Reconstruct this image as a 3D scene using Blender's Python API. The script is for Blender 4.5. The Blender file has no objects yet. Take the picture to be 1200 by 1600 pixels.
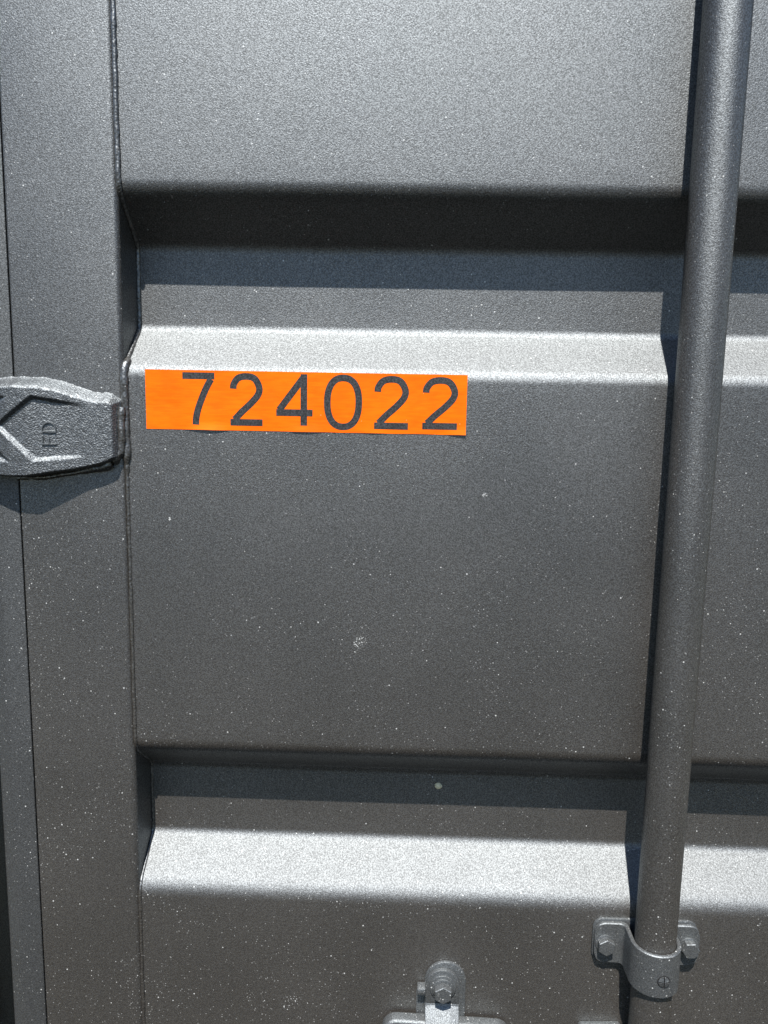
import bpy, bmesh, math, random
import numpy as np
from mathutils import Vector, noise

# ------------------------------------------------------------------ camera, world, sun, exposure
scene = bpy.context.scene
C = scene.collection
MM = 0.001

cam_data = bpy.data.cameras.new('camera')
cam = bpy.data.objects.new('camera', cam_data)
C.objects.link(cam)
cam.location = (0, -635.45 * MM, 0)
cam.rotation_euler = (1.4223, -0.0187, 0.0292)
cam_data.sensor_fit = 'HORIZONTAL'
cam_data.sensor_width = 36
cam_data.lens = 36 * 1211.1 / 1200
cam_data.clip_start = 0.01
cam_data.clip_end = 1000
scene.camera = cam

SUN_DIR = Vector((-0.09, -1.0, 1.78)).normalized()       # towards the sun
sun_elev = math.asin(SUN_DIR.z)

world = bpy.data.worlds.new('World')
scene.world = world
world.use_nodes = True
wn, wl = world.node_tree.nodes, world.node_tree.links
wn.clear()
sky = wn.new('ShaderNodeTexSky')
sky.sky_type = 'NISHITA'
sky.sun_disc = False
sky.sun_elevation = sun_elev
sky.dust_density = 0.2
sky.ozone_density = 3.0
sky.sun_rotation = math.radians(185)
bg = wn.new('ShaderNodeBackground')
bg.inputs['Strength'].default_value = 0.076
wo = wn.new('ShaderNodeOutputWorld')
wl.new(sky.outputs[0], bg.inputs[0])
wl.new(bg.outputs[0], wo.inputs[0])

sl = bpy.data.lights.new('sun', 'SUN')
sl.energy = 5.0
sl.angle = math.radians(0.5)
sl.color = (1.0, 0.975, 0.945)
sun = bpy.data.objects.new('sun', sl)
C.objects.link(sun)
sun.location = (-0.3, -2, 4)
sun.rotation_euler = SUN_DIR.to_track_quat('Z', 'Y').to_euler()

vs = scene.view_settings
vs.view_transform = 'Standard'
vs.look = 'None'
vs.gamma = 1
vs.use_curve_mapping = False
vs.exposure = 1.6

# ------------------------------------------------------------------ materials
class NT:
    def __init__(s, name):
        s.m = bpy.data.materials.new(name)
        s.m.use_nodes = True
        s.n, s.l = s.m.node_tree.nodes, s.m.node_tree.links
        s.n.clear()
        s.out = s.n.new('ShaderNodeOutputMaterial')
        s.b = s.n.new('ShaderNodeBsdfPrincipled')
        s.l.new(s.b.outputs[0], s.out.inputs[0])
        s.pos = s.n.new('ShaderNodeNewGeometry').outputs['Position']
        s.raw = s.pos
    def set(s, k, v):
        if hasattr(v, 'is_linked'):
            s.l.new(v, s.b.inputs[k])
        else:
            s.b.inputs[k].default_value = v
    def noise(s, scale, detail=2, rough=0.5, vec=None):
        n = s.n.new('ShaderNodeTexNoise')
        n.inputs['Scale'].default_value = scale
        n.inputs['Detail'].default_value = detail
        n.inputs['Roughness'].default_value = rough
        s.l.new(vec or s.pos, n.inputs['Vector'])
        return n.outputs[0]
    def math(s, op, a, b=None, c=None, clamp=False):
        n = s.n.new('ShaderNodeMath')
        n.operation = op
        n.use_clamp = clamp
        for i, v in enumerate((a, b, c)):
            if v is None: continue
            if hasattr(v, 'is_linked'): s.l.new(v, n.inputs[i])
            else: n.inputs[i].default_value = v
        return n.outputs[0]
    def ramp(s, v, lo, hi, a=0.0, b=1.0):
        n = s.n.new('ShaderNodeMapRange')
        n.interpolation_type = 'SMOOTHSTEP'
        for i, x in enumerate((v, lo, hi, a, b)):
            if hasattr(x, 'is_linked'): s.l.new(x, n.inputs[i])
            else: n.inputs[i].default_value = x
        return n.outputs[0]
    def mix(s, f, a, b):
        n = s.n.new('ShaderNodeMix')
        n.data_type = 'RGBA'
        for i, x in ((0, f), (6, a), (7, b)):
            if hasattr(x, 'is_linked'): s.l.new(x, n.inputs[i])
            else: n.inputs[i].default_value = x
        return n.outputs[2]
    def bump(s, h, dist, strength=1.0, nrm=None):
        n = s.n.new('ShaderNodeBump')
        n.inputs['Strength'].default_value = strength
        n.inputs['Distance'].default_value = dist
        s.l.new(h, n.inputs['Height'])
        if nrm: s.l.new(nrm, n.inputs['Normal'])
        return n.outputs[0]
    def voronoi(s, scale, rnd=1.0):
        n = s.n.new('ShaderNodeTexVoronoi')
        n.inputs['Scale'].default_value = scale
        n.inputs['Randomness'].default_value = rnd
        s.l.new(s.pos, n.inputs['Vector'])
        return n
    def specks(s, scale, keep, size):
        """round dust specks: a share of the Voronoi cells carries one, of uneven size"""
        v = s.voronoi(scale)
        sep = s.n.new('ShaderNodeSeparateColor')
        s.l.new(v.outputs['Color'], sep.inputs[0])
        on = s.math('LESS_THAN', sep.outputs[0], keep)
        rad = s.math('MULTIPLY_ADD', sep.outputs[1], size, size * 0.35)
        dot = s.math('LESS_THAN', v.outputs['Distance'], rad)
        return s.math('MULTIPLY', on, dot)
    def scuff(s, x, z, r, scale, thr):
        """a scraped patch at one place of the sheet, broken up by fine noise"""
        d = s.n.new('ShaderNodeVectorMath'); d.operation = 'DISTANCE'
        s.l.new(s.raw, d.inputs[0]); d.inputs[1].default_value = (x * MM, 0, z * MM)
        near = s.ramp(d.outputs['Value'], r * MM, r * 0.3 * MM)
        n = s.noise(scale, 1)
        return s.math('GREATER_THAN', s.math('MULTIPLY', near, n), thr)

def paint(name, base, rough=0.575, grain=0.00014, gscale=1150, speck=1.0, ior=1.78, flk=0.36, scuffs=()):
    """semi-gloss grey paint: a matt body under a broad satin lobe (Beckmann), fine overspray grain, dust specks"""
    t = NT(name)
    mp = t.n.new('ShaderNodeMapping')
    mp.inputs['Location'].default_value = (0.137, 0.211, 0.319)
    mp.inputs['Rotation'].default_value = (0.51, 0.73, 0.37)
    t.l.new(t.pos, mp.inputs['Vector'])
    t.pos = mp.outputs[0]
    geo = t.n.new('ShaderNodeNewGeometry')
    sep = t.n.new('ShaderNodeSeparateXYZ'); t.l.new(geo.outputs['Normal'], sep.inputs[0])
    low = t.noise(9, 1)
    fine = t.noise(gscale, 0)
    flake = t.noise(gscale * 0.80, 0)
    val = t.math('MULTIPLY', t.ramp(low, 0.3, 0.7, 0.92, 1.08), t.ramp(flake, 0.25, 0.75, 1 - flk * 0.6, 1 + flk * 0.6))
    hs = t.n.new('ShaderNodeHueSaturation')
    hs.inputs['Color'].default_value = tuple(base) + (1,)
    t.l.new(val, hs.inputs['Value'])
    pat = t.noise(14, 1)
    cl = t.ramp(pat, 0.36, 0.64, 0.3, 1.0)
    dust = t.math('MULTIPLY', t.ramp(sep.outputs[2], 0.48, 0.74), t.ramp(t.math('ADD', t.math('MULTIPLY', pat, 0.5), t.math('MULTIPLY', flake, 0.5)), 0.35, 0.6, 0.55, 1.0))
    m1 = t.specks(260, t.math('MULTIPLY', t.math('MULTIPLY_ADD', dust, 0.6, cl), 0.15 * speck), 0.135)
    m2 = t.specks(480, t.math('MULTIPLY', t.math('MULTIPLY_ADD', dust, 0.6, cl), 0.38 * speck), 0.20)
    m3 = t.specks(90, t.math('MULTIPLY', cl, 0.055 * speck), 0.062)
    m = t.math('MAXIMUM', t.math('MAXIMUM', m1, t.math('MULTIPLY', m2, 0.4)), m3)
    for sc in scuffs:
        m = t.math('MAXIMUM', m, t.scuff(*sc))
    body = t.mix(t.math('MULTIPLY', dust, 0.035), hs.outputs[0], (0.22, 0.21, 0.19, 1))
    col = t.mix(t.math('MULTIPLY', m, 0.78), body, (0.34, 0.34, 0.325, 1))
    nrm = t.bump(fine, grain, 1.0)
    df = t.n.new('ShaderNodeBsdfDiffuse'); df.inputs['Roughness'].default_value = 0.3
    t.l.new(col, df.inputs['Color']); t.l.new(nrm, df.inputs['Normal'])
    gl = t.n.new('ShaderNodeBsdfGlossy'); gl.distribution = 'BECKMANN'
    t.l.new(t.ramp(low, 0.3, 0.7, rough - 0.005, rough + 0.012), gl.inputs['Roughness'])
    gl.inputs['Color'].default_value = (0.905, 0.972, 1.0, 1)
    t.l.new(nrm, gl.inputs['Normal'])
    fr = t.n.new('ShaderNodeFresnel'); fr.inputs['IOR'].default_value = ior
    sat = t.math('MINIMUM', fr.outputs[0], 0.158)
    fac = t.math('MULTIPLY', sat, t.ramp(flake, 0.25, 0.75, 1 - flk, 1 + flk), clamp=True)
    fac = t.math('MULTIPLY', fac, t.math('MULTIPLY_ADD', dust, -0.15, 1.0))
    mx = t.n.new('ShaderNodeMixShader')
    t.l.new(fac, mx.inputs[0]); t.l.new(df.outputs[0], mx.inputs[1]); t.l.new(gl.outputs[0], mx.inputs[2])
    t.n.remove(t.b)
    t.l.new(mx.outputs[0], t.out.inputs[0])
    return t.m

GREY = (0.0240, 0.0216, 0.0190)
M_panel = paint('grey_container_paint', GREY, scuffs=((-35, -208, 13, 1000, 0.60), (66, -79, 4, 1100, 0.50), (-196, -105, 3, 1100, 0.50),
                                                      (-95, -553, 19, 800, 0.67), (-112, -530, 12, 700, 0.68), (-130, -548, 14, 800, 0.69)))
M_frame = paint('grey_frame_paint', GREY, speck=1.3)
M_bar = paint('grey_bar_paint', GREY, rough=0.58, speck=1.1)
M_cast = paint('grey_paint_on_rough_casting', (0.026, 0.0265, 0.027), rough=0.58, grain=0.00042, gscale=900, speck=1.3)
M_hard = paint('grey_paint_on_hardware', (0.03, 0.031, 0.031), rough=0.56, grain=0.00014, speck=1.5)
M_weld = paint('grey_paint_on_weld', GREY, rough=0.5, grain=0.0003, gscale=600, speck=0.6)
M_gasket = paint('grey_overpainted_rubber', (0.022, 0.0215, 0.0205), rough=0.66, grain=0.00012, speck=1.1, ior=1.6)

def rubber():
    t = NT('black_rubber_and_hole_shade')  # rubber of the rebate, also the black painted as shade in the screw hole
    t.set('Base Color', t.mix(t.noise(80), (0.006, 0.006, 0.006, 1), (0.012, 0.012, 0.012, 1)))
    t.set('Roughness', 0.8)
    t.set('Specular IOR Level', 0.2)
    return t.m
M_rubber_shade = rubber()

def orange():
    t = NT('orange_vinyl')
    st = t.n.new('ShaderNodeVectorMath'); st.operation = 'MULTIPLY'
    t.l.new(t.pos, st.inputs[0]); st.inputs[1].default_value = (60, 200, 500)
    f = t.noise(1.0, 3, 0.6, st.outputs[0])
    g = t.math('ADD', t.math('MULTIPLY', f, 0.5), t.math('MULTIPLY', t.noise(28, 3), 0.5))
    c = t.mix(t.ramp(g, 0.35, 0.65), (0.48, 0.068, 0.0, 1), (0.54, 0.092, 0.0, 1))
    t.set('Base Color', t.mix(t.math('MULTIPLY', t.specks(300, 0.05, 0.12), 0.5), c, (0.5, 0.2, 0.08, 1)))
    t.set('Roughness', 0.62)
    t.set('Specular IOR Level', 0.08)
    t.set('Normal', t.bump(t.math('ADD', t.math('MULTIPLY', t.noise(900), 0.02), t.noise(35, 2)), 0.0012))
    return t.m
M_orange = orange()

def ink():
    t = NT('dark_grey_print')
    f = t.noise(750, 2, 0.6)
    t.set('Base Color', t.mix(t.ramp(f, 0.35, 0.7), (0.006, 0.006, 0.0062, 1), (0.026, 0.026, 0.028, 1)))
    t.set('Roughness', 0.55)
    t.set('Specular IOR Level', 0.3)
    t.set('Normal', t.bump(f, 0.0001))
    return t.m
M_ink = ink()

def debris():
    t = NT('straw_coloured_seed')
    t.set('Base Color', t.mix(t.noise(900), (0.2, 0.18, 0.1, 1), (0.6, 0.55, 0.38, 1)))
    t.set('Roughness', 0.7)
    return t.m
M_seed = debris()

# ------------------------------------------------------------------ helpers (all coordinates in mm, x right, y into the door, z up)
def thing(name, label, cat, loc, group=None):
    o = bpy.data.objects.new(name, None)
    o.empty_display_size = 0.02
    C.objects.link(o)
    o.location = tuple(v * MM for v in loc)
    o['label'] = label
    o['category'] = cat
    if group: o['group'] = group
    return o

def world_loc(o):
    v = Vector(o.location)
    while o.parent:
        o = o.parent
        v += Vector(o.location)
    return v

def mesh(name, verts, faces, mat, parent=None, smooth=40, label=None):
    me = bpy.data.meshes.new(name)
    me.from_pydata([tuple(c * MM for c in v) for v in verts], [], faces)
    bm = bmesh.new(); bm.from_mesh(me)
    bmesh.ops.recalc_face_normals(bm, faces=bm.faces)
    bm.to_mesh(me); bm.free()
    return link(name, me, mat, parent, smooth, label)

def link(name, me, mat, parent=None, smooth=40, label=None):
    if smooth:
        me.shade_smooth()
        me.set_sharp_from_angle(angle=math.radians(smooth))
    me.materials.append(mat)
    o = bpy.data.objects.new(name, me)
    C.objects.link(o)
    if parent:
        o.parent = parent
        o.location = -world_loc(parent)
    if label: o['label'] = label
    return o

def fillet(pts, radii, seg=10):
    """polyline with rounded corners"""
    out = []
    n = len(pts)
    for i, p in enumerate(pts):
        r = radii[i] if isinstance(radii, (list, tuple)) else radii
        if i in (0, n - 1) or r == 0:
            out.append(tuple(p)); continue
        a = np.array(pts[i - 1], float) - p; b = np.array(pts[i + 1], float) - p
        la, lb = np.linalg.norm(a), np.linalg.norm(b); a /= la; b /= lb
        ang = math.acos(max(-1, min(1, a @ b)))
        tl = min(r / math.tan(ang / 2), la * 0.48, lb * 0.48)
        r = tl * math.tan(ang / 2)
        c = np.array(p) + (a + b) / np.linalg.norm(a + b) * r / math.sin(ang / 2)
        s = np.array(p) + a * tl - c; e = np.array(p) + b * tl - c
        tot = math.pi - ang
        for k in range(seg + 1):
            f = k / seg
            v = (math.sin((1 - f) * tot) * s + math.sin(f * tot) * e) / math.sin(tot)
            out.append(tuple(c + v))
    return out

def fillet_closed(pts, r, seg=6):
    ext = [pts[-1]] + list(pts) + [pts[0]]
    rr = [0] + (list(r) if isinstance(r, (list, tuple)) else [r] * len(pts)) + [0]
    return fillet(ext, rr, seg)[1:-1]

def prism(name, outline, axis, a, b, mat, parent=None, bevel=0.0, smooth=40, label=None, seg=2):
    """closed outline extruded along axis ('y': outline in x,z; 'z': outline in x,y; 'x': outline in y,z)"""
    def P(p, t):
        return {'y': (p[0], t, p[1]), 'z': (p[0], p[1], t), 'x': (t, p[0], p[1])}[axis]
    bm = bmesh.new()
    A = [bm.verts.new(P(p, a)) for p in outline]
    B = [bm.verts.new(P(p, b)) for p in outline]
    n = len(outline)
    bm.faces.new(A); bm.faces.new(B[::-1])
    for i in range(n):
        bm.faces.new((A[i], A[(i + 1) % n], B[(i + 1) % n], B[i]))
    bmesh.ops.recalc_face_normals(bm, faces=bm.faces)
    if bevel:
        caps = [e for e in bm.edges if (e.verts[0] in A and e.verts[1] in A) or (e.verts[0] in B and e.verts[1] in B)]
        bmesh.ops.bevel(bm, geom=caps, offset=bevel, segments=seg, affect='EDGES', profile=0.5)
    bmesh.ops.scale(bm, vec=(MM, MM, MM), verts=bm.verts)
    me = bpy.data.meshes.new(name)
    bm.to_mesh(me); bm.free()
    return link(name, me, mat, parent, smooth, label)

def tube(name, path, rad, mat, parent, seed=0, wob=0.35, sides=10, label=None):
    """lumpy bead along a path of (x,y,z)"""
    path = [np.array(p, float) for p in path]
    verts, faces = [], []
    n = len(path)
    for i, p in enumerate(path):
        t = path[min(i + 1, n - 1)] - path[max(i - 1, 0)]
        t /= np.linalg.norm(t)
        u = np.cross(t, (1, 0, 0)) if abs(t[0]) < 0.9 else np.cross(t, (0, 0, 1))
        u /= np.linalg.norm(u); w = np.cross(t, u)
        r0 = rad(i / (n - 1)) if callable(rad) else rad
        for k in range(sides):
            a = 2 * math.pi * k / sides
            q = Vector((p[0] * 0.14 + seed, p[2] * 0.14 + math.cos(a) * .5, p[1] * 0.14 + math.sin(a) * .5))
            r = r0 * (1 + wob * noise.noise(q) + 0.5 * wob * noise.noise(q * 2.7))
            verts.append(tuple(p + r * (math.cos(a) * u + math.sin(a) * w)))
    for i in range(n - 1):
        for k in range(sides):
            faces.append((i * sides + k, i * sides + (k + 1) % sides, (i + 1) * sides + (k + 1) % sides, (i + 1) * sides + k))
    faces.append(tuple(range(sides))); faces.append(tuple((n - 1) * sides + k for k in range(sides)))
    return mesh(name, verts, faces, mat, parent, 60, label)

def resample(pts, step):
    pts = [np.array(p, float) for p in pts]
    out = [pts[0]]
    for a, b in zip(pts, pts[1:]):
        n = max(1, int(np.linalg.norm(b - a) / step))
        out += [a + (b - a) * (k + 1) / n for k in range(n)]
    return out

def hexbolt(name, x, z, y0, r, h, turn, parent, mat=None, label=None):
    """hexagon head standing on the plane y=y0, pointing out of the door"""
    out = [(x + r * math.cos(turn + k * math.pi / 3), z + r * math.sin(turn + k * math.pi / 3)) for k in range(6)]
    return prism(name, out, 'y', y0, y0 - h, mat or M_hard, parent, bevel=r * 0.07, smooth=0, label=label, seg=1)

def ring(cx, cz, r, n=40):
    return [(cx + r * math.cos(2 * math.pi * k / n), cz + r * math.sin(2 * math.pi * k / n)) for k in range(n)]

# ------------------------------------------------------------------ the door: corrugated sheet, stile, welds, gasket
XL, XR, ZT, ZB = -231.0, 600.0, 600.0, -770.0
DEPTH = 39.8
door = thing('shipping_container', 'grey corrugated steel shipping container seen at its closed door with horizontal troughs', 'container', (140, 0, ZB))

ctrl = [(ZT, 0), (157.0, 0), (121.8, DEPTH), (53.2, DEPTH), (18.0, 0),
        (-309.7, 0), (-340.7, DEPTH), (-409.8, DEPTH), (-440.8, 0), (ZB, 0)]
prof = fillet(ctrl, [0, 20, 13, 10, 15, 20, 12, 10, 22, 0], 10)
pv, pf = [], []
NX = 60
prs = resample(prof, 12)
for j, (z, y) in enumerate(prs):
    for i in range(NX + 1):
        x = XL + (XR - XL) * i / NX
        wav = 0.55 * noise.noise(Vector((x * 0.005, z * 0.005, 3.1)))
        pv.append((x, y + wav, z))
off = len(pv)
pv += [(x, y + 2.0, z) for x, y, z in pv]
W = NX + 1
for j in range(len(prs) - 1):
    for i in range(NX):
        a = j * W + i
        pf.append((a, a + 1, a + 1 + W, a + W))
        pf.append((off + a, off + a + W, off + a + 1 + W, off + a + 1))
last = (len(prs) - 1) * W
for i in range(NX):
    pf.append((i, off + i, off + i + 1, i + 1)); pf.append((last + i, last + i + 1, off + last + i + 1, off + last + i))
for j in range(len(prs) - 1):
    a = j * W
    pf.append((a, a + W, off + a + W, off + a)); a += NX
    pf.append((a, off + a, off + a + W, a + W))
panel = mesh('corrugated_panel', pv, pf, M_panel, door, 60)

# stile: rectangular hollow section down the hinge side
st_out = fillet_closed([(-321.6, -1.6), (-231.6, -1.6), (-231.6, 54), (-321.6, 54)], [2.0, 5.5, 5, 5], 8)
stile = prism('stile', st_out, 'z', ZB, ZT, M_frame, door, smooth=40)

# the weld that joins the sheet to the stile follows the troughs
wp = [(XL + 0.3, y - 0.1, z) for z, y in resample(prof, 3)]
def wr(t):
    z = ZT + (ZB - ZT) * t
    return (2.35 if z > -70 else 1.45) + 0.5 * noise.noise(Vector((0, 0, z * 0.02))) + (1.3 if 0 < z - (-62) < 90 else 0)
tube('weld_bead', wp, wr, M_weld, stile, 5, 0.22, 10)

# rubber seal along the hinge edge, painted over
g_out = fillet([(-322.8, 52), (-322.8, -0.4), (-344, -0.4), (-358.5, 8), (-358.5, 20), (-350, 30), (-350, 52)], [0, 1.0, 16, 9, 5, 3, 0], 8)
prism('door_seal', g_out, 'z', ZB, ZT, M_gasket, door, smooth=40)

# ------------------------------------------------------------------ hinge leaf on the stile
HX0, HX1 = -400.0, -233.0
top_b = [(-400, 6), (-345, 9.0), (-330, 9.5), (-310, 10.5), (-295, 10.5), (-284, 8), (-256, -0.5), (-240, -1.5), (-233, -7)]
bot_b = [(-400, -68), (-330, -72), (-308, -72), (-270, -66), (-252, -62), (-243, -59), (-236, -55), (-233, -48)]
Tk = [(-400, 14), (-342, 14.5), (-320, 19.5), (-305, 20), (-264, 12.0), (-233, 11)]
def interp(tab, x):
    return float(np.interp(x, [t[0] for t in tab], [t[1] for t in tab]))
def inside_dist(poly, x, z):
    """signed distance to a convex polygon (positive inside)"""
    d = 1e9
    n = len(poly)
    for i in range(n):
        ax, az = poly[i]; bx, bz = poly[(i + 1) % n]
        ex, ez = bx - ax, bz - az
        L = math.hypot(ex, ez)
        d = min(d, ((x - ax) * -ez + (z - az) * ex) / L)
    return d
def sst(a, b, v):
    t = max(0.0, min(1.0, (v - a) / (b - a)))
    return t * t * (3 - 2 * t)
# pockets pressed into the face (counter-clockwise outlines)
POCK = [[(-331, -29), (-300, -57.5), (-252, -53.5), (-252, -12.0), (-300, -4.5)],
        [(-362, -58), (-318, -58.5), (-340, -38), (-362, -38)],
        [(-362, -22), (-340, -22), (-318.5, -6), (-362, -2)]]
hv, hf = [], []
NXH, NZH = 210, 110
for i in range(NXH + 1):
    x = HX0 + (HX1 - HX0) * i / NXH
    zt, zb = interp(top_b, x), interp(bot_b, x)
    zt += 1.2 * noise.noise(Vector((x * 0.10, 1.7, 0)))
    T = interp(Tk, x)
    for k in range(NZH + 1):
        f = k / NZH
        z = zb + (zt - zb) * f
        up = sst(0, 9.5, zt - z) ** 0.8
        dn = sst(0, 3.0, z - zb) ** 0.5
        rt = sst(0, 6.0, HX1 - x) ** 0.6
        h = T * min(up, dn, rt) if min(up, dn, rt) < 1 else T
        for q, poly in enumerate(POCK):
            fade = 1.0 if q else 1.0 - sst(-285, -256, x)
            h -= 3.0 * fade * sst(-0.3, 3.2, inside_dist(poly, x, z)) * min(up, dn)
        h += 0.14 * noise.noise(Vector((x * 0.25, z * 0.25, 9))) + 0.5 * (1 - up) * noise.noise(Vector((x * 0.35, z * 0.35, 2)))
        hv.append((x, -1.2 - max(h, -0.5), z))
NW = NZH + 1
for i in range(NXH):
    for k in range(NZH):
        a = i * NW + k
        hf.append((a, a + 1, a + 1 + NW, a + NW))
loop = [i * NW for i in range(NXH + 1)] + [NXH * NW + k for k in range(1, NW)] + \
       [i * NW + NZH for i in range(NXH - 1, -1, -1)] + [k for k in range(NZH - 1, 0, -1)]
base0 = len(hv)
for v in loop:
    hv.append((hv[v][0], -1.0 if hv[v][0] > -322 else 2.0, hv[v][2]))
nl = len(loop)
for i in range(nl):
    hf.append((loop[i], base0 + i, base0 + (i + 1) % nl, loop[(i + 1) % nl]))
hf.append(tuple(base0 + i for i in range(nl)))
hinge = mesh('hinge_leaf', hv, hf, M_cast, door, 70, label='forged hinge leaf with a raised cross rib and the letters FD')

# raised letters F and D, turned so that they read upwards
def stroke(pts, w, closed=False):
    """flat ribbon outline left/right points of a polyline"""
    pts = [np.array(p, float) for p in pts]
    n = len(pts); L, R = [], []
    for i, p in enumerate(pts):
        if closed: a, b = pts[i - 1], pts[(i + 1) % n]
        else: a, b = pts[max(i - 1, 0)], pts[min(i + 1, n - 1)]
        t = b - a; t /= np.linalg.norm(t)
        nn = np.array((-t[1], t[0]))
        k = 1.0
        if closed or 0 < i < n - 1:
            t1 = p - pts[i - 1]; t1 /= np.linalg.norm(t1)
            k = 1 / max(0.5, abs(np.array((-t1[1], t1[0])) @ nn))
        L.append(p + nn * w / 2 * k); R.append(p - nn * w / 2 * k)
    return L, R
def letter(name, strokes, ox, oz, w, y_of, h, parent):
    vs, fs = [], []
    for closed, pts in strokes:
        P = [(ox - p[1], oz + p[0]) for p in pts]            # turned a quarter left
        L, R = stroke(P, w, closed)
        b = len(vs); n = len(P)
        for l, r in zip(L, R):
            for q in (l, (l * 0.72 + r * 0.28), (l * 0.28 + r * 0.72), r):
                top = q is not l and q is not r
                yy = y_of(q[0], q[1])
                vs.append((q[0], yy - (h if top else -0.4), q[1]))
        for i in range(n if closed else n - 1):
            for k in range(3):
                a = b + i * 4 + k; c = b + ((i + 1) % n) * 4 + k
                fs.append((a, a + 1, c + 1, c))
        if not closed:
            fs.append((b, b + 1, b + 2, b + 3)); e = b + (n - 1) * 4
            fs.append((e + 3, e + 2, e + 1, e))
    return mesh(name, vs, fs, M_hard, parent, 50)
def face_y(x, z):
    T = interp(Tk, x)
    fade = 1.0 - sst(-285, -256, x)
    return -1.2 - (T - 3.0 * fade * sst(-0.3, 3.2, inside_dist(POCK[0], x, z)))
Dp = [(0, 0), (0, 10)] + [(2.5 + 5 * math.sin(a), 5 + 5 * math.cos(a)) for a in np.linspace(0, math.pi, 12)]
letter('raised_letter', [(True, Dp)], -283, -33.5, 1.8, face_y, 1.15, hinge)
letter('raised_letter', [(False, [(0, -0.5), (0, 11)]), (False, [(0.2, 10.2), (6.2, 10.2)]), (False, [(0.2, 5.2), (4.8, 5.2)])],
       -283, -43.5, 1.8, face_y, 1.15, hinge)
# the weld round the hinge leaf
hw = [(-322, -2.5, -73), (-300, -2.5, -72.5), (-270, -2.5, -67), (-250, -2.5, -62.5), (-240, -3, -58), (-234.5, -3.5, -50),
      (-233.0, -3.5, -30), (-233.0, -2.5, -13)]
tube('weld_bead', resample(hw, 1.6), lambda t: 1.7 + 2.0 * sst(0.35, 0.6, t), M_weld, hinge, 21, 0.4, 10)

# ------------------------------------------------------------------ bracket that guides the locking bar
BX, BY = 223.3, -26.0
def strap_lines(r_in, th, y_in, half, bend):
    """outer and inner line in x,y of a strap bent round the bar, with two flanges, matched point for point"""
    def line(r, y, bd):
        arc = [(BX - r * math.cos(a), BY - r * math.sin(a)) for a in np.linspace(0, math.pi, 25)]
        lf = [(BX - half + half * 0.0 + (half - r - bd - 1) * k / 8, y) for k in range(9)]
        rt = [(2 * BX - x, yy) for x, yy in lf][::-1]
        return fillet(lf + [(BX - r, y)] + arc + [(BX + r, y)] + rt, [0] * 9 + [bd] + [0] * 25 + [bd] + [0] * 9, 8)
    return line(r_in + th, y_in - th, bend), line(r_in, y_in, bend + th * 0.8)
SO, SI = strap_lines(17.5, 3.6, -3.2, 46, 7.5)
ZC, ZH, RC = -475.8, 19.3, 9.5
def zhalf(x):
    e = abs(x - BX) - (46 - RC)
    return ZH if e <= 0 else ZH - RC + math.sqrt(max(0.0, RC * RC - e * e))
NB = len(SO)
kv, kf = [], []
for (ox, oy), (ix, iy) in zip(SO, SI):
    hh = max(zhalf(ox), 0.3)
    dx, dy = ix - ox, iy - oy
    L = math.hypot(dx, dy); dx /= L; dy /= L; c = 0.8
    ringp = [(ox, oy, ZC + hh - c), (ox, oy, ZC - hh + c), (ox + dx * c, oy + dy * c, ZC - hh),
             (ix - dx * c, iy - dy * c, ZC - hh), (ix, iy, ZC - hh + c), (ix, iy, ZC + hh - c),
             (ix - dx * c, iy - dy * c, ZC + hh), (ox + dx * c, oy + dy * c, ZC + hh)]
    kv += ringp
for i in range(NB - 1):
    for k in range(8):
        kf.append((i * 8 + k, i * 8 + (k + 1) % 8, (i + 1) * 8 + (k + 1) % 8, (i + 1) * 8 + k))
kf.append(tuple(range(8))); kf.append(tuple((NB - 1) * 8 + k for k in range(8)))
bracket = mesh('bar_guide_bracket', kv, kf, M_hard, door, 35, label='bolted strap bracket holding the round locking bar')

bp_o = fillet_closed([(BX - 47, -496), (BX + 45, -496), (BX + 45, -454.8), (BX - 47, -454.8)], 9, 6)
prism('back_plate', bp_o, 'y', -0.2, -2.9, M_hard, bracket, bevel=0.5)
for sx, turn in ((-36.6, 0.5), (36.6, 0.08)):
    prism('washer', ring(BX + sx, -476.0, 8.6, 28), 'y', -6.6, -7.8, M_hard, bracket, bevel=0.4)
    hexbolt('bolt_head', BX + sx, -476.0, -7.7, 7.8, 6.0, turn, bracket)
# cross-slotted screw in the front of the strap
SX, SZ, SY = BX + 2.0, -479.0, -47.0
scr_v, scr_f = [], []
for q in range(4):
    b = len(scr_v)
    a0 = q * math.pi / 2
    pts = [(0.55, 0.55)]
    for k in range(7):
        a = 0.12 + (math.pi / 2 - 0.24) * k / 6
        pts.append((4.6 * math.cos(a), 4.6 * math.sin(a)))
    for (u, v) in pts:
        X = u * math.cos(a0) - v * math.sin(a0); Z = u * math.sin(a0) + v * math.cos(a0)
        rr = math.hypot(u, v)
        lift = 2.0 * (1 - (rr / 6.2) ** 2)
        scr_v.append((SX + X, SY - lift, SZ + Z)); scr_v.append((SX + X, SY + 3.5, SZ + Z))
    n = len(pts)
    scr_f.append(tuple(b + 2 * k for k in range(n)))
    for k in range(n):
        k2 = (k + 1) % n
        scr_f.append((b + 2 * k, b + 2 * k + 1, b + 2 * k2 + 1, b + 2 * k2))
screw = mesh('screw_head', scr_v, scr_f, M_hard, bracket, 30)
prism('screw_hole_shade', ring(SX, SZ, 5.4, 28), 'y', SY + 2.0, SY - 0.15, M_rubber_shade, bracket)  # flat black disc round the screw: shade of the hole put into colour

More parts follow.
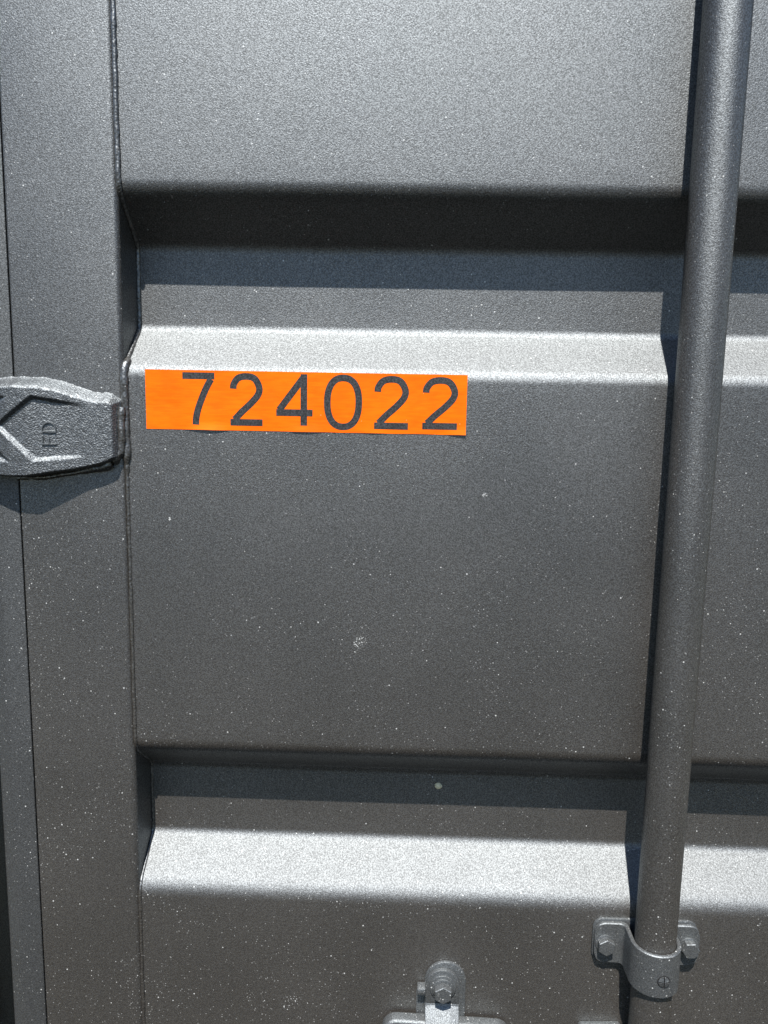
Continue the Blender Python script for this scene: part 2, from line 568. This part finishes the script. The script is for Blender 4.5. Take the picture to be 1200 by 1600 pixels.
# ------------------------------------------------------------------ handle catch at the lower edge
catch_x = 44.2
arch = lambda cx, cz, r, zb, xl=None, xr=None: [(cx - r, zb)] + [(cx - r * math.cos(a), cz + r * math.sin(a)) for a in np.linspace(0, math.pi, 25)] + [(cx + r, zb)]
catch = prism('handle_catch', arch(46.8, -521.5, 18.5, -610), 'y', -0.3, -4.2, M_hard, door, bevel=1.0,
              label='handle catch with a bolted tab and a rounded cross plate')
prism('side_plate', fillet_closed([(21, -610), (30, -610), (30, -533), (21, -533)], 1.0, 3), 'y', -0.3, -2.0, M_hard, catch, bevel=0.3)
# tab, bent outwards below the bolt
ou = arch(catch_x, -522.5, 15.0, -540)
prism('tab', ou, 'y', -4.4, -8.8, M_hard, catch, bevel=0.7)
lower = fillet([(-8.7, -540.2), (-9.4, -542.0), (-26, -562), (-26, -612)], [0, 1, 5, 0], 5)
low_in = [(y + 4.0, z - 1.0) for y, z in lower][::-1]
prism('bent_tab', lower + low_in, 'x', catch_x - 15.2, catch_x + 14.8, M_hard, catch, bevel=0.5)
# small raised marks on the bent tab
for mx in (-5.0, 0.8, 6.0):
    def tp(s): return (-9.4 - 16.6 * s, -542.0 - 20 * s)
    a, b = tp(0.18), tp(0.72)
    wv = 1.6
    vv = []
    for (yy, zz) in (a, b):
        for xx in (mx - wv, mx + wv):
            vv.append((catch_x - 0.4 + xx, yy + 0.3, zz - 0.2)); vv.append((catch_x - 0.4 + xx * 0.98, yy - 0.55, zz + 0.45))
    mesh('raised_mark', vv, [(0, 2, 3, 1), (4, 5, 7, 6), (1, 3, 7, 5), (0, 1, 5, 4), (2, 6, 7, 3), (0, 4, 6, 2)], M_hard, catch, 30)
prism('washer', ring(catch_x, -523.5, 11.8, 32), 'y', -8.6, -10.6, M_hard, catch, bevel=0.6)
prism('washer', ring(catch_x, -523.5, 9.6, 32), 'y', -10.4, -12.2, M_hard, catch, bevel=0.5)
hexbolt('bolt_head', catch_x, -524.0, -12.0, 8.2, 7.5, 0.52, catch)
prism('pin', fillet_closed([(21.5, -531), (29, -531), (29, -525), (21.5, -525)], 0.6, 3), 'y', -1.5, -11, M_hard, catch, bevel=0.6)
cp = fillet_closed([(-12, -620), (106, -620), (106, -556.5), (-9, -553.5)], [4, 4, 13, 13], 8)
prism('cross_plate', cp, 'y', -3.0, -15.5, M_hard, catch, bevel=3.0, seg=4)
# end of the next fitting down, just reaching into the picture
prism('lower_plate', fillet_closed([(168, -640), (207, -640), (207, -557.5), (168, -559)], 4, 5), 'y', -0.3, -7, M_hard, door, bevel=1.2)

# ------------------------------------------------------------------ locking bar
bar = thing('locking_bar', 'round grey steel locking bar running down the right of the door', 'locking bar', (BX, BY, ZB))
bv, bf = [], []
NS = 64
zs = list(np.linspace(ZB, ZT, 60))
for z in zs:
    for k in range(NS):
        a = 2 * math.pi * k / NS
        r = 17.0 + 0.06 * noise.noise(Vector((math.cos(a), math.sin(a), z * 0.02)))
        bv.append((BX + r * math.cos(a), BY + r * math.sin(a), z))
for j in range(len(zs) - 1):
    for k in range(NS):
        bf.append((j * NS + k, j * NS + (k + 1) % NS, (j + 1) * NS + (k + 1) % NS, (j + 1) * NS + k))
bf.append(tuple(range(NS))); bf.append(tuple((len(zs) - 1) * NS + k for k in range(NS)))
mesh('round_bar', bv, bf, M_bar, bar, 40)

# ------------------------------------------------------------------ corner post beyond the seal
post = prism('corner_post', fillet_closed([(-545, -6), (-386, -6), (-386, 140), (-545, 140)], 6, 5), 'z', ZB, ZT, M_frame, door)
prism('rebate', [(-385.8, 138), (-300, 138), (-300, 142), (-385.8, 142)], 'z', ZB, ZT, M_rubber_shade, post)

# ------------------------------------------------------------------ number sticker
sticker = thing('number_sticker', 'orange rectangular sticker with the dark number 724022', 'sticker', (-82, 0, -30))
SX0, SX1, SZ0, SZ1 = -213.6, 48.5, -30.2, 18.0
def panel_y(x, z):
    return 0.55 * noise.noise(Vector((x * 0.005, z * 0.005, 3.1)))
def sheet_y(x, z, gap=0.30):
    u = (z - SZ0) / (SZ1 - SZ0)
    lift = max(0.0, noise.noise(Vector((x * 0.022 + 4.0, 0.3, 0)))) * 3.6 * max(0.0, 1 - u * 7) ** 1.5
    return panel_y(x, z) - gap - lift
sv, sf = [], []
NSX, NSZ = 120, 24
for j in range(NSZ + 1):
    for i in range(NSX + 1):
        x = SX0 + (SX1 - SX0) * i / NSX; z = SZ0 + (SZ1 - SZ0) * j / NSZ
        if j == 0: z += 0.25 * noise.noise(Vector((x * 0.05, 0, 0)))
        sv.append((x, sheet_y(x, z), z))
so = len(sv)
sv += [(x, y + 0.16, z) for x, y, z in sv]
SW = NSX + 1
for j in range(NSZ):
    for i in range(NSX):
        a = j * SW + i
        sf.append((a, a + 1, a + 1 + SW, a + SW)); sf.append((so + a, so + a + SW, so + a + 1 + SW, so + a + 1))
for i in range(NSX):
    t = NSZ * SW + i
    sf.append((i, so + i, so + i + 1, i + 1)); sf.append((t, t + 1, so + t + 1, so + t))
for j in range(NSZ):
    a = j * SW; b = a + NSX
    sf.append((a, a + SW, so + a + SW, so + a)); sf.append((b, so + b, so + b + SW, b + SW))
mesh('sticker_sheet', sv, sf, M_orange, sticker, 60)

def smooth_path(pts, n=8):
    pts = [np.array(p, float) for p in pts]
    out = []
    for i in range(len(pts) - 1):
        p0, p1, p2, p3 = pts[max(i - 1, 0)], pts[i], pts[i + 1], pts[min(i + 2, len(pts) - 1)]
        for k in range(n):
            t = k / n
            out.append(0.5 * (2 * p1 + (p2 - p0) * t + (2 * p0 - 5 * p1 + 4 * p2 - p3) * t * t + (3 * p1 - p0 - 3 * p2 + p3) * t ** 3))
    out.append(pts[-1])
    return out
TW = 5.4      # stroke width, mm
def digit(ch, x0, x1, z1, z0):
    W_, H_ = x1 - x0, z1 - z0
    h = TW / 2
    # centre lines in mm from the lower left corner of the figure's box; True = closed
    if ch == '7':
        S = [(False, [(0, H_ - h), (W_, H_ - h)]),
             (False, smooth_path([(W_ - h * 1.05, H_ - TW * 0.98), (W_ * 0.72, H_ * 0.68), (W_ * 0.52, H_ * 0.38), (W_ * 0.42, H_ * 0.16), (W_ * 0.40, 0)], 6))]
    elif ch == '2':
        S = [(False, smooth_path([(h * 0.95, H_ * 0.70), (h * 1.15, H_ * 0.79), (W_ * 0.26, H_ * 0.905), (W_ * 0.52, H_ - h), (W_ * 0.76, H_ * 0.895),
                                  (W_ - h, H_ * 0.74), (W_ * 0.87, H_ * 0.60), (W_ * 0.66, H_ * 0.44), (W_ * 0.36, H_ * 0.265), (W_ * 0.17, H_ * 0.14), (W_ * 0.105, TW * 0.9)], 6)),
             (False, [(0, h), (W_, h)])]
    elif ch == '4':
        sx = W_ * 0.76
        S = [(False, [(sx, H_), (sx, 0)]),
             (False, [(sx - h * 0.2, H_ - h * 1.1), (h * 0.9, H_ * 0.30)]),
             (False, [(0, H_ * 0.25), (W_, H_ * 0.25)])]
    else:
        S = [(True, [((W_ / 2) + (W_ / 2 - h) * math.copysign(abs(math.cos(a)) ** 0.86, math.cos(a)),
                      (H_ / 2) + (H_ / 2 - h) * math.copysign(abs(math.sin(a)) ** 0.86, math.sin(a))) for a in np.linspace(0, 2 * math.pi, 48, endpoint=False)])]
    vs, fs = [], []
    for si, (closed, pts) in enumerate(S):
        if not closed and len(pts) == 2:
            pts = resample(pts, 2.0)
        P = [np.array(p) + (x0, z0) for p in pts]
        L, R = stroke(P, TW, closed)
        b = len(vs); n = len(P)
        g = 0.36 + 0.03 * si
        for l, r in zip(L, R):
            vs.append((l[0], sheet_y(l[0], l[1], g), l[1])); vs.append((r[0], sheet_y(r[0], r[1], g), r[1]))
        for i in range(n if closed else n - 1):
            a = b + 2 * i; c = b + 2 * ((i + 1) % n)
            fs.append((a, a + 1, c + 1, c))
    me = bpy.data.meshes.new('printed_digit')
    me.from_pydata([tuple(c * MM for c in v) for v in vs], [], fs)
    bm = bmesh.new(); bm.from_mesh(me)
    for f in bm.faces:
        f.normal_update()
        if f.normal.y > 0: f.normal_flip()
    bm.to_mesh(me); bm.free()
    link('printed_digit', me, M_ink, sticker, 0)
for ch, a, b, t, u in (('7', -183, -156.8, 16.2, -26), ('2', -144, -117.6, 16.4, -26.2), ('4', -106.3, -76.6, 16.3, -25.2),
                       ('0', -67.3, -36.2, 16.6, -28.2), ('2', -26.2, 1.4, 16.2, -26.8), ('2', 13.0, 41.2, 16.0, -26.2)):
    digit(ch, a, b, t, u)

# ------------------------------------------------------------------ a seed stuck in the lower trough
random.seed(4)
bm = bmesh.new()
bmesh.ops.create_icosphere(bm, subdivisions=3, radius=1.0)
for v in bm.verts:
    v.co *= 1 + 0.22 * noise.noise(v.co * 2.6)
    v.co = Vector((v.co.x * 3.3, v.co.y * 1.5, v.co.z * 3.1)) * MM + Vector((37.4, DEPTH - 0.9, -356.3)) * MM
me = bpy.data.meshes.new('seed'); bm.to_mesh(me); bm.free()
seed = link('seed', me, M_seed, None, 60)
seed['label'] = 'small pale round seed stuck in the shaded lower trough'
seed['category'] = 'seed'
